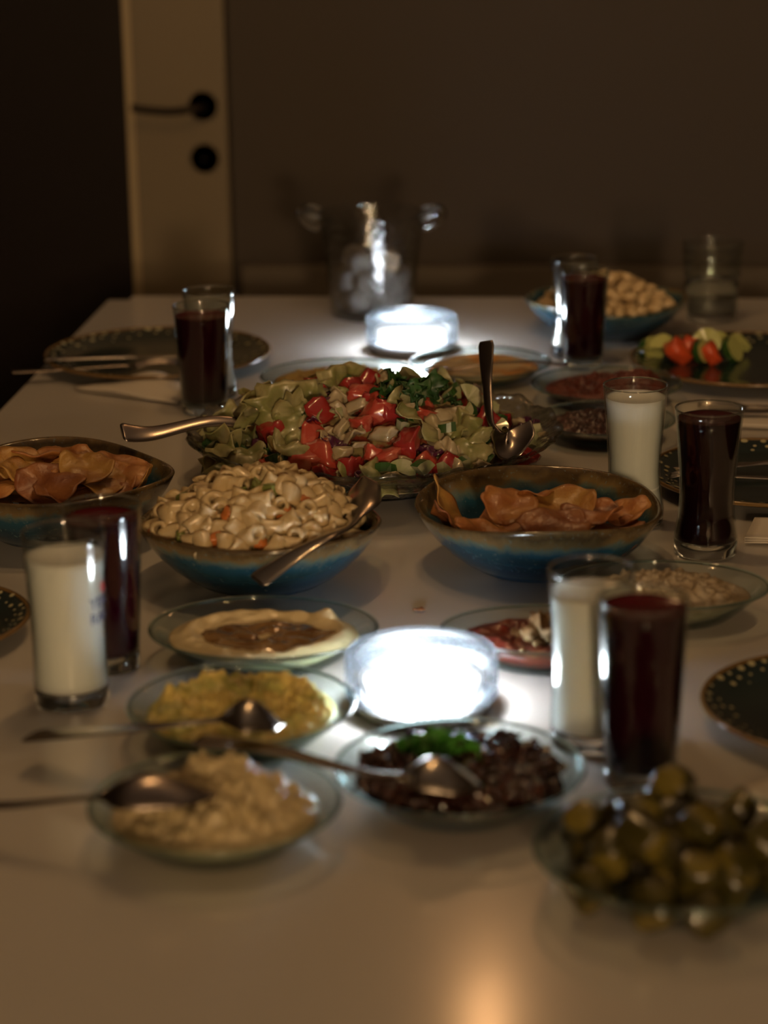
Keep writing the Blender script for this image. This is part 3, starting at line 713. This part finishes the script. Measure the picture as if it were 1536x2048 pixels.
# large lettuce leaves on the left, and a parsley sprig on top
for i, (x, y, z, rx_, rz_, s) in enumerate(((-.085, -.04, .090, -.9, .3, 1.5), (-.115, -.03, .082, -1.0, 1.2, 1.5), (-.070, -.07, .080, -1.1, -.3, 1.3), (-.14, -.02, .064, -.6, .8, 1.4), (-.03, -.005, .106, -.7, 1.0, 1.2), (-.15, -.05, .060, -.5, 2.2, 1.3))):
    o = obj('lettuce_leaf', K['lettuce'][i % 4], None, (SX + x, SY + y, TZ + z), (-rx_, 0, rz_), (s, s, s)); tag(o, *LAB['lettuce'])
for i in range(16):
    o = obj('parsley_leaf', K['parsley'][i % 3], None, (SX + .035 + rd.uniform(-.022, .03), SY - .03 + rd.uniform(-.03, .03), TZ + .104 + rd.uniform(-.010, .006)),
            (rd.uniform(-1.4, -.3), rd.uniform(-.6, .6), rd.uniform(0, 6)), (1.5, 1.5, 1.5)); tag(o, *LAB['parsley'])
# --- pasta salad
past = mat('creamy_pasta', (.60, .47, .27), .32, coat=.35, sss=.15, var=((.52, .38, .19), 70, .4, .65))
mayo = mat('creamy_dressing', (.50, .41, .24), .3, coat=.4, var=((.36, .30, .14), 80, .45, .65), bump=(130, .003))
carr = mat('carrot_bit', (.55, .17, .04), .35, coat=.3); peak_ = mat('gherkin_bit', (.16, .19, .045), .3, coat=.4)
def tube(seed, L=.017, r=.0072, bend=.35):
    V = []; Fc = []; n = 14; rows = 6; rd_ = random.Random(seed); b = rd_.uniform(.1, bend)
    for wall, rr_ in ((0, r), (1, r * .52)):
        for i in range(rows):
            t = i / (rows - 1) - .5; a = t * b * 2
            for k in range(n):
                th = 2 * pi * k / n; q = rr_ * (1 + .06 * sin(3 * th + seed))
                V.append(Vector((q * cos(th) + .5 * L * b * (t * t * 4), q * sin(th) * .92, t * L + q * cos(th) * a * .9)))
    def vi(w_, i, k): return w_ * rows * n + i * n + k % n
    for i in range(rows - 1):
        for k in range(n):
            Fc.append((vi(0, i, k), vi(0, i, k + 1), vi(0, i + 1, k + 1), vi(0, i + 1, k))); Fc.append((vi(1, i, k), vi(1, i + 1, k), vi(1, i + 1, k + 1), vi(1, i, k + 1)))
    for i in (0, rows - 1):
        for k in range(n): Fc.append((vi(0, i, k), vi(1, i, k), vi(1, i, k + 1), vi(0, i, k + 1)))
    return mesh('pasta_tube', V, Fc, past)
PT = [tube(1), tube(2, .014), tube(3, .019, .0068, .5), tube(4, .015, .0078, .2)]
CB = [rbox('carrot_cube', (.009, .009, .008), carr, 50 + i) for i in range(2)]; GB = [rbox('gherkin_cube', (.010, .009, .007), peak_, 60 + i) for i in range(2)]
PX, PY = -.290, 1.970
def pas_h(x, y):
    s = sqrt((x / .098) ** 2 + (y / .098) ** 2); return .046 + .046 * max(0, 1 - s ** 1.8) * (1 + .18 * nz(x, y, 30, 5)) + .004 * min(1, s)
mass('creamy_dressing', PX, PY, .094, .094, 0, lambda u, v, s: pas_h(u, v) - .004 + .002 * turb(u, v, 90, 5) * (1 - s), mayo, 'thick creamy dressing under the pasta tubes in the blue bowl', 'dressing', floor=.014, kind='stuff')
for x, y in scatter(300, .095, .093, .0112, rd, 16000):
    if x > .090 and abs(y) < .05: continue
    gx, gy = grad(pas_h, x, y); nrm = Vector((-gx, -gy, 1)).normalized(); u = rd.random()
    q = nrm.to_track_quat('Z', 'Y') @ Euler((rd.uniform(.5, 1.57) * rd.choice((-1, 1)), rd.uniform(-.3, .3), 0)).to_quaternion()
    q = Euler((0, 0, rd.uniform(0, 6.3))).to_quaternion() @ q if nrm.z > .9 else nrm.to_track_quat('Z', 'Y') @ Euler((0, 0, rd.uniform(0, 6.3))).to_quaternion() @ Euler((rd.uniform(.6, 1.57), 0, 0)).to_quaternion()
    p = (PX + x, PY + y, TZ + pas_h(x, y) + rd.uniform(-.001, .003))
    s = rd.uniform(1.05, 1.35)
    if u < .80: o = obj('pasta_tube', rd.choice(PT), None, p, q.to_euler(), (s, s, s)); tag(o, 'short creamy pasta tube in the blue salad bowl', 'pasta', 'pasta tubes in the blue bowl')
    elif u < .89: o = obj('carrot_cube', rd.choice(CB), None, p, q.to_euler(), (s, s, s)); tag(o, 'small orange carrot cube among the pasta tubes', 'carrot', 'carrot cubes in the pasta salad')
    else: o = obj('gherkin_cube', rd.choice(GB), None, p, q.to_euler(), (s, s, s)); tag(o, 'small dull green gherkin cube among the pasta tubes', 'gherkin', 'gherkin cubes in the pasta salad')
# --- chips
chip1 = mat('orange_chip', (.36, .13, .038), .42, var=((.46, .21, .06), 55, .4, .65), bump=(170, .0022), coat=.15)
chip2 = mat('golden_chip', (.44, .24, .06), .42, var=((.32, .12, .03), 45, .45, .7), bump=(170, .0022), coat=.15)
chip3 = mat('browned_chip', (.22, .07, .024), .42, var=((.34, .13, .04), 50, .4, .65), bump=(170, .0022), coat=.15)
def chipset(ms, s0): return [sheet('potato_chip', .027 * a, .023, ms[i % len(ms)], s0 + i,   .30, 1.5, .0013, n=15, ragged=.16, roll=r * .55) for i, (a, r) in enumerate(((1, .30), (1.1, .22), (.9, .42), (1.05, .15), (1, .35)))]
CH_R = chipset([chip1, chip3, chip1, chip2, chip3], 100); CH_L = chipset([chip2, chip1, chip2, chip1, chip3], 120)
def chips(cx, cy_, S, pts, label, group, cat='chip'):
    for i, (x, y, z, a, b, c, s) in enumerate(pts):
        o = obj('potato_chip', S[i % len(S)], None, (cx + x, cy_ + y, TZ + z), (-a * .55, b, c), (s, s, s)); tag(o, label, cat, group)
ptsR = [(-.04, -.045, .030, -.15, .2, .3, 1), (.0, -.055, .034, -.2, 0, 1.2, 1), (.04, -.045, .032, -.1, -.2, 2.2, 1), (-.01, -.01, .030, .1, .1, 3, 1), (.035, .0, .030, 0, -.1, 4, 1),
        (-.035, .0, .034, .1, .3, 5, 1), (.0, .035, .027, .2, 0, 1, 1), (.045, .03, .030, 0, -.3, .4, .9), (-.088, .008, .056, -.3, 1.05, .25, 1.05), (-.082, -.030, .044, -.2, .9, .6, 1),
        (-.050, -.060, .046, -.5, .3, .1, 1.05), (.015, -.050, .052, -.75, .0, .2, 1.15), (-.028, -.02, .062, -.7, .15, 0, 1.1), (.022, -.012, .060, -.55, -.1, .3, 1.1), (.048, -.022, .055, -.5, -.1, -.2, 1.05),
        (.078, -.010, .054, -.3, -.35, .2, .95), (.070, -.042, .042, -.5, -.3, .4, 1), (-.005, .004, .062, .9, .2, .8, .8)]
chips(-.034, 2.023, CH_R, ptsR, 'curled orange brown chip in the blue bowl right of the pasta', 'chips in the right bowl')
ptsL = [(x, y, z + .002, a, b, c + 1.1, s) for x, y, z, a, b, c, s in ptsR if x > -.07]
ptsL = [(min(x * 1.0 + .0, .06), y, z, a, b, c, s) for x, y, z, a, b, c, s in ptsL]
ptsL += [(.060, .005, .062, -.9, .1, .2, 1.15), (.035, -.02, .070, -.6, .2, -.3, 1.1), (.0, .02, .066, -.5, -.1, .4, 1.2), (.005, -.045, .062, -.85, .1, -.1, 1.25), (-.04, .0, .068, -.8, .3, .2, 1.15), (-.055, -.04, .06, -.6, .1, 0, 1.1), (.088, -.012, .052, .2, -1.0, .1, .9),
         (-.025, .03, .070, .3, .1, .5, 1.1)]
chips(-.507, 2.101, CH_L, ptsL, 'curled golden chip in the blue bowl at the left edge', 'chips in the left bowl')
# --- nuts
nutm = mat('pale_nut', (.62, .47, .27), .45, var=((.52, .36, .18), 60, .4, .65), coat=.1)
def nut(seed):
    bm = bmesh.new(); bmesh.ops.create_icosphere(bm, subdivisions=2, radius=1)
    for v in bm.verts:
        p = v.co.copy(); p += noise.noise_vector(p * 1.2 + Vector((seed, 0, 0))) * .22
        x = p.x * .0125; v.co = Vector((x, p.y * .0075 + .35 * x * x / .0125, p.z * .0072))
    me = bpy.data.meshes.new('shelled_nut'); bm.to_mesh(me); bm.free(); me.materials.append(nutm)
    for f in me.polygons: f.use_smooth = True
    return me
NT = [nut(i) for i in range(4)]
def nut_h(x, y):
    s = sqrt(x * x + y * y) / .092; return .030 + .042 * max(0, 1 - s ** 2)
for lay, dz in ((0, -.012), (1, .002)):
    for x, y in scatter(120, (.058, .084)[lay], (.058, .084)[lay], .0145, rd, 5000):
        o = obj('shelled_nut', rd.choice(NT), None, (.035 + x, 3.015 + y, TZ + nut_h(x, y) + dz + rd.uniform(-.002, .003)), (rd.uniform(-.6, .6), rd.uniform(-.6, .6), rd.uniform(0, 6.3)))
        tag(o, 'pale beige curved nut in the far right blue bowl', 'nut', 'nuts in the far bowl')
# --- pickles
pk = mat('green_pickle', (.040, .034, .005), .28, var=((.070, .056, .009), 50, .4, .65), coat=.45, sss=.15, bump=(90, .001))
pk2 = mat('pickle_flesh', (.15, .115, .02), .25, coat=.4, sss=.2)
def pickle(seed, L, r):
    rd_ = random.Random(seed); pr_ = [(0, -L / 2), (r * .80, -L / 2), (r * .95, -L / 2 + .002)] + [(r * (1 + .05 * sin(k * 2.1 + seed)), -L / 2 + L * k / 6) for k in range(1, 6)] + [(r * .95, L / 2 - .002), (r * .80, L / 2), (0, L / 2 - .0008)]
    nn = len(pr_)
    return lathe('pickle_chunk', pr_, [pk, pk2], 24, lambda t, a, z: (a * (1 + .05 * cos(3 * t + seed) + .03 * cos(7 * t)), z + .0015 * sin(2 * t + seed)), idxf=lambda k: 1 if k == 0 or k >= nn - 2 else 0)
PK = [pickle(1, .025, .0142), pickle(2, .031, .0128), pickle(3, .019, .0150), pickle(4, .026, .0136)]
placed = []
for lay, (n, rr_, z0, d) in enumerate(((18, .070, .020, .0285), (12, .060, .035, .0285), (4, .046, .048, .030))):
    for x, y in scatter(n, rr_, rr_, d, rd, 3000):
        if lay: y += .010
        o = obj('pickle_chunk', rd.choice(PK), None, (.068 + x, 1.347 + y, TZ + z0 + rd.uniform(-.002, .003)), (rd.uniform(.2, 1.57), rd.uniform(-.5, .5), rd.uniform(0, 6.3)))
        tag(o, 'olive green pickle chunk piled in the near right glass dish', 'pickle', 'pickle chunks in the near right dish')
# --- relish pieces and parsley
blp = mat('glossy_black_piece', (.035, .012, .010), .16, coat=.8, coatr=.05, var=((.075, .028, .018), 90, .4, .65))
RL = [sheet('relish_piece', .0080, .0052, blp, 200 + i, .6, 1.8, .0022, n=7, ragged=.4, roll=.5) for i in range(3)] + [rbox('relish_piece', (.011, .008, .006), blp, 210 + i) for i in range(2)]
for x, y in scatter(210, .070, .069, .0080, rd, 9000):
    s = sqrt(x * x + y * y) / .075
    o = obj('relish_piece', rd.choice(RL), None, (-.080 + x, 1.480 + y, TZ + .0235 + .005 * (1 - s) + rd.uniform(-.001, .003) - (.003 if s > .9 else 0)), (rd.uniform(-.8, .8), rd.uniform(-.8, .8), rd.uniform(0, 6.3)))
    tag(o, 'glossy black brown chopped piece in the near middle glass dish', 'relish', 'dark relish pieces in the near dish')
PB = [sheet('chopped_parsley', .008, .0055, parsb, 240 + i, .8, 3, .0005, n=9, ragged=1.2) for i in range(3)]
for i in range(56):
    a = rd.uniform(0, 6.3); q = abs(rd.gauss(0, .55))
    o = obj('parsley_leaf', PB[i % 3], None, (-.095 + .022 * q * cos(a), 1.498 + .016 * q * sin(a), TZ + .034 + .009 * max(0, 1 - q) * rd.random()), (rd.uniform(-1.2, 1.2), rd.uniform(-1, 1), rd.uniform(0, 6.3)))
    tag(o, 'bright green chopped parsley leaf on the dark relish', 'herb', 'chopped parsley on the dark relish')
# --- walnut pieces on the red paste
WN = [rbox('walnut_piece', (.012 * a, .010 * a, .008 * a), mat('walnut_piece', (.32, .21, .10), .5, var=((.22, .12, .05), 90, .4, .6)), 70 + i, .4, .3) for i, a in enumerate((1, .7, 1.3))]
for i, (x, y, z, s) in enumerate([(-.034, 1.742, .034, 1.3), (-.022, 1.740, .034, 1.4), (-.028, 1.750, .038, 1.3), (-.014, 1.745, .034, 1.2), (-.040, 1.750, .034, 1), (-.022, 1.755, .036, 1.1)] +
                                 [(-.035 + rd.gauss(0, .028), 1.755 + rd.gauss(0, .018), .0285, rd.uniform(.22, .4)) for _ in range(26)]):
    if ((x + .018) / .080) ** 2 + ((y - 1.765) / .052) ** 2 > .85: continue
    o = obj('walnut_piece', WN[i % 3], None, (x, y, TZ + z - .002), (rd.uniform(0, 3), rd.uniform(0, 3), rd.uniform(0, 3)), (s, s, s))
    tag(o, 'tan walnut piece on the red pepper paste', 'walnut', 'walnut pieces on the red paste')
# --- vegetables on the far right plate
vt = mat('plate_tomato', (.60, .08, .025), .25, coat=.5)
vc = mat('plate_cucumber_flesh', (.46, .48, .16), .3, coat=.4); 
VT = [rbox('tomato_wedge', (.032, .024, .022), vt, 80 + i, .5, .2) for i in range(2)]; VC = [sector('cucumber_slice', .017, .009, a, vc, cuk, i) for i, a in enumerate((3.14, 6.283, 2.2))]
for k, S, x, y, z, r_, s in (('c', 1, .090, 2.835, .018, (1.2, .2, .6), 1), ('c', 0, .105, 2.825, .020, (1.0, 0, .2), 1.1), ('c', 2, .088, 2.815, .018, (.6, .3, 2), 1), ('c', 0, .125, 2.845, .018, (.9, .3, 1.5), 1),
                       ('t', 0, .125, 2.808, .022, (.5, .6, .3), 1), ('t', 1, .138, 2.825, .024, (.2, -.7, .9), .9), ('t', 0, .165, 2.800, .022, (.3, .9, .1), .85), ('c', 1, .150, 2.800, .024, (1.3, .5, .9), .9),
                       ('c', 1, .160, 2.835, .028, (1.3, .1, .1), 1.1), ('c', 0, .175, 2.845, .020, (.9, .4, .4), 1.1), ('c', 1, .190, 2.825, .020, (1.1, .5, .8), 1), ('c', 2, .105, 2.85, .018, (1.2, .2, .4), 1), ('t', 1, .155, 2.86, .020, (.2, .2, .4), .8), ('c', 0, .2, 2.85, .018, (.6, .4, .4), 1)):
    o = obj('tomato_wedge' if k == 't' else 'cucumber_slice', (VT if k == 't' else VC)[S], None, (x, y, TZ + z), r_, (s, s, s))
    if k == 't': tag(o, 'orange red tomato wedge on the far right dark plate', 'tomato', 'tomato wedges on the far plate')
    else: tag(o, 'thick green cucumber slice on the far right dark plate', 'cucumber', 'cucumber slices on the far plate')
ORD = ['leftmost', 'second', 'third', 'fourth', 'fifth', 'sixth', 'seventh', 'eighth', 'ninth', 'tenth', 'eleventh', 'twelfth']
def rank(objs, fmt):
    for i, o in enumerate(sorted(objs, key=lambda o: o.matrix_basis.translation.x)[:12]):
        o['label'] = fmt % (ORD[i] if i == 0 else ORD[i] + ' from left')
of = lambda g: [o for o in C.objects if o.get('group') == g]
rank(of('tomato wedges on the far plate'), 'orange red tomato wedge, %s of those on the far right dark plate')
rank(of('cucumber slices on the far plate'), 'green cucumber slice, %s of those on the far right dark plate')
rank(of('chips in the right bowl')[-10:], 'orange brown chip on top, %s in the bowl right of the pasta')
rank(of('chips in the left bowl')[-8:], 'golden chip on top, %s in the bowl at the left edge')
rank(of('walnut pieces on the red paste')[:6], 'large tan walnut piece, %s in the heap on the red paste')
# crumb
tag(obj('chip_crumb', sheet('chip_crumb', .006, .003, chip3, 300, .3, 2, .0008, n=7, ragged=1), None, (-.136, 1.882, TZ + .0022), (0, 0, .2)), 'tiny brown chip crumb on the bare table behind the near light', 'crumb')

# ================================================================ CUTLERY, NAPKINS
steel = mat('brushed_steel', (.46, .41, .36), .22, metal=1)
dsteel = mat('dark_steel', (.30, .25, .22), .24, metal=1)
def spoon(pts, wb, wh, label, cup=.006, up=(0, 0, 1), m=steel, L=.34, name='spoon', neck=.0032, th=.0016):
    """spoon drawn from the handle end to the tip; L = share of the length taken by the bowl"""
    s = 1 - L
    W = [(0, wh * .82), (.03, wh), (s * .5, wh * .62), (s * .92, neck), (s + .02, neck * 1.4), (s + L * .42, wb), (s + L * .72, wb * .86), (1, wb * .12)]
    Cp = [(0, 0), (s, 0), (s + L * .5, cup), (1, 0)]
    me = strip(name, pts, W, Cp, up, [(0, th * 1.3), (s, th * 1.9), (s + .1, th), (1, th * .7)], m, 60, 11)
    base = Vector(pts[0]); 
    for v in me.vertices: v.co -= base
    return tag(obj(name, me, None, base), label, 'spoon')
z = TZ
spoon([(-.095, 2.305, .898), (-.094, 2.290, .868), (-.091, 2.262, .842), (-.086, 2.232, .826), (-.074, 2.203, .8165), (-.060, 2.205, .822), (-.047, 2.222, .835)], .019, .0095,
      'large serving spoon standing upright at the right of the salad',   .006, (-.55, -.8, .45), dsteel, .46, 'serving_spoon', .0042, .002)
spoon([(-.458, 2.190, .828), (-.43, 2.205, .823), (-.375, 2.235, .828), (-.33, 2.25, .820), (-.29, 2.26, .812), (-.25, 2.262, .808)], .020, .0135,
      'serving spoon handle sticking out left from the salad', .005, (0, -.55, .9), dsteel, .3, 'serving_spoon', .0065, .0035)
spoon([(-.272, 1.828, .7945), (-.240, 1.850, .8120), (-.216, 1.876, .8195), (-.200, 1.915, .8175), (-.197, 1.955, .8180), (-.196, 2.000, .8195), (-.200, 2.045, .826)], .020, .0130,
      'steel serving spoon hanging over the rim of the pasta bowl', -.006, (-.25, -.35, .9), steel, .46, 'serving_spoon', .0045, .002)
spoon([(-.400, 1.532, .7725), (-.35, 1.512, .7850), (-.30, 1.502, .7945), (-.262, 1.503, .7990), (-.235, 1.508, .7990), (-.209, 1.516, .793)], .026, .0145,
      'steel spoon lying bowl down in the yellow green mash', -.014, (0, 0, 1), steel, .38)
spoon([(-.560, 1.445, .7540), (-.47, 1.418, .7660), (-.385, 1.392, .7800), (-.33, 1.380, .7920), (-.29, 1.375, .7980), (-.236, 1.382, .7960)], .025, .0120,
      'steel spoon lying bowl down in the white cheese mash', -.013, (0, 0, 1), dsteel, .36)
spoon([(-.270, 1.500, .7855), (-.215, 1.482, .7875), (-.165, 1.455, .7870), (-.130, 1.436, .7895), (-.100, 1.428, .7930), (-.062, 1.420, .7890)], .025, .0120,
      'steel spoon lying across the dark relish and the dish rim', -.013, (0, 0, 1), steel, .33)
spoon([(-.012, 2.722, .7745), (-.06, 2.718, .7790), (-.11, 2.706, .7790), (-.150, 2.700, .7740), (-.17, 2.705, .772), (-.188, 2.715, .770)], .014, .0065,
      'spoon lying across the front of the orange dip dish', .005, (0, 0, 1), dsteel, .30)
def knife(p0, p1, label, up=(0, 0, 1), m=steel):
    a, b = Vector(p0), Vector(p1); P = [a, a.lerp(b, .3), a.lerp(b, .55), a.lerp(b, .8), b]
    me = strip('table_knife', P, [(0, .006), (.1, .0075), (.45, .0055), (.5, .0060), (.62, .0095), (.9, .0085), (1, .0012)], [(0, 0), (1, 0)], up, [(0, .005), (.45, .0045), (.55, .0016), (1, .001)], m, 50, 7)
    for v in me.vertices: v.co -= a
    return tag(obj('table_knife', me, None, a), label, 'knife')
def fork(p0, p1, label, up=(0, 0, 1), m=steel):
    a, b = Vector(p0), Vector(p1); up = Vector(up)
    t = empty('fork', a, label=label, cat='fork'); d = b - a; L = d.length; d = d.normalized(); s = d.cross(up).normalized()
    up = s.cross(d)
    me = strip('handle', [Vector((0, 0, 0)), d * L * .3, d * L * .62 + up * .001, d * L * .74], [(0, .0085), (.5, .0055), (.82, .0035), (1, .011)], [(0, 0), (1, 0)], up, .0022, m, 40, 7)
    obj('handle', me, t)
    for k in (-1.5, -.5, .5, 1.5):
        me = strip('tine', [d * L * .735 + s * .0062 * k, d * L * .82 + s * .0062 * k + up * .003, d * L * .92 + s * .006 * k + up * .0035, d * L + s * .006 * k - up * .000], [(0, .0017), (.7, .0014), (1, .0004)], [(0, 0), (1, 0)], up, .0018, m, 12, 5)
        obj('tine', me, t)
    return t
knife((-.668, 2.742, .7725), (-.470, 2.778, .7712), 'table knife resting across the far left speckled plate')
fork((-.700, 2.700, .7665), (-.500, 2.752, .7660), 'fork lying beside the knife on the far left plate', m=dsteel)
fork((.275, 2.245, .7700), (.095, 2.262, .7665), 'fork lying on the dark plate behind the black juice')
knife((.300, 2.325, .7710), (.100, 2.300, .7650), 'table knife on the dark plate behind the black juice')
fork((.330, 2.575, .7580), (.140, 2.590, .7590), 'fork on the folded napkin in front of the far right plate')
knife((.330, 2.545, .7610), (.135, 2.560, .7600), 'knife on the folded napkin in front of the far right plate')
knife((-.640, 1.560, .7535), (-.440, 1.588, .7535), 'dark knife tip poking in at the left edge by the near milky glass', m=gm)
nap = mat('white_paper_napkin', (.66, .60, .52), .8, bump=(200, .0004), bstr=.3)
def napkin(corners, label, seed, amp=.002, layers=2, rise=0):
    """folded paper napkin: stacked thin sheets over a quad, corners (x, y) anticlockwise"""
    t = empty('paper_napkin', (*corners[0], TZ), label=label, cat='napkin'); n = 16; o0 = Vector((*corners[0], 0))
    for l in range(layers):
        V = []; Fc = []
        for side in (0, 1):
            for i in range(n):
                for j in range(n):
                    u, v = i / (n - 1), j / (n - 1); u *= 1 - .03 * l; v *= 1 - .03 * l
                    c = [Vector((*q, 0)) for q in corners]; p = (c[0].lerp(c[1], u)).lerp(c[3].lerp(c[2], u), v) - o0
                    p.z = .0012 + l * .0024 + amp * (1 + noise.noise(Vector((u * 2.5, v * 2.5, seed + l * .3)))) + side * .0007 + rise * (l == layers - 1) * max(0, sin(pi * u) * v)
                    V.append(p)
        q = n * n
        for i in range(n - 1):
            for j in range(n - 1):
                a = i * n + j; Fc += [(a, a + 1, a + n + 1, a + n), (a + q, a + n + q, a + n + 1 + q, a + 1 + q)]
        bd = [(i, 0) for i in range(n - 1)] + [(n - 1, j) for j in range(n - 1)] + [(i, n - 1) for i in range(n - 1, 0, -1)] + [(0, j) for j in range(n - 1, 0, -1)]
        for k in range(len(bd)):
            a = bd[k][0] * n + bd[k][1]; b = bd[(k + 1) % len(bd)]; b = b[0] * n + b[1]; Fc.append((a, b, b + q, a + q))
        obj('fold', mesh('fold', V, Fc, nap), t)
napkin([(-.615, 2.665), (-.475, 2.600), (-.475, 2.690), (-.555, 2.720)], 'white folded paper napkin tucked by the far left speckled plate', 1, .002, 2, .012)
napkin([(.115, 2.520), (.34, 2.500), (.34, 2.625), (.110, 2.620)], 'white folded paper napkin in front of the far right plate', 2, .0012, 2)
napkin([(.160, 2.085), (.33, 2.075), (.34, 2.155), (.175, 2.155)], 'white folded paper napkin just right of the black juice', 3, .0012, 3)
napkin([(.112, 1.500), (.26, 1.420), (.29, 1.500), (.150, 1.530)], 'white folded paper napkin between the pickles and the near right plate', 4, .0012, 2)
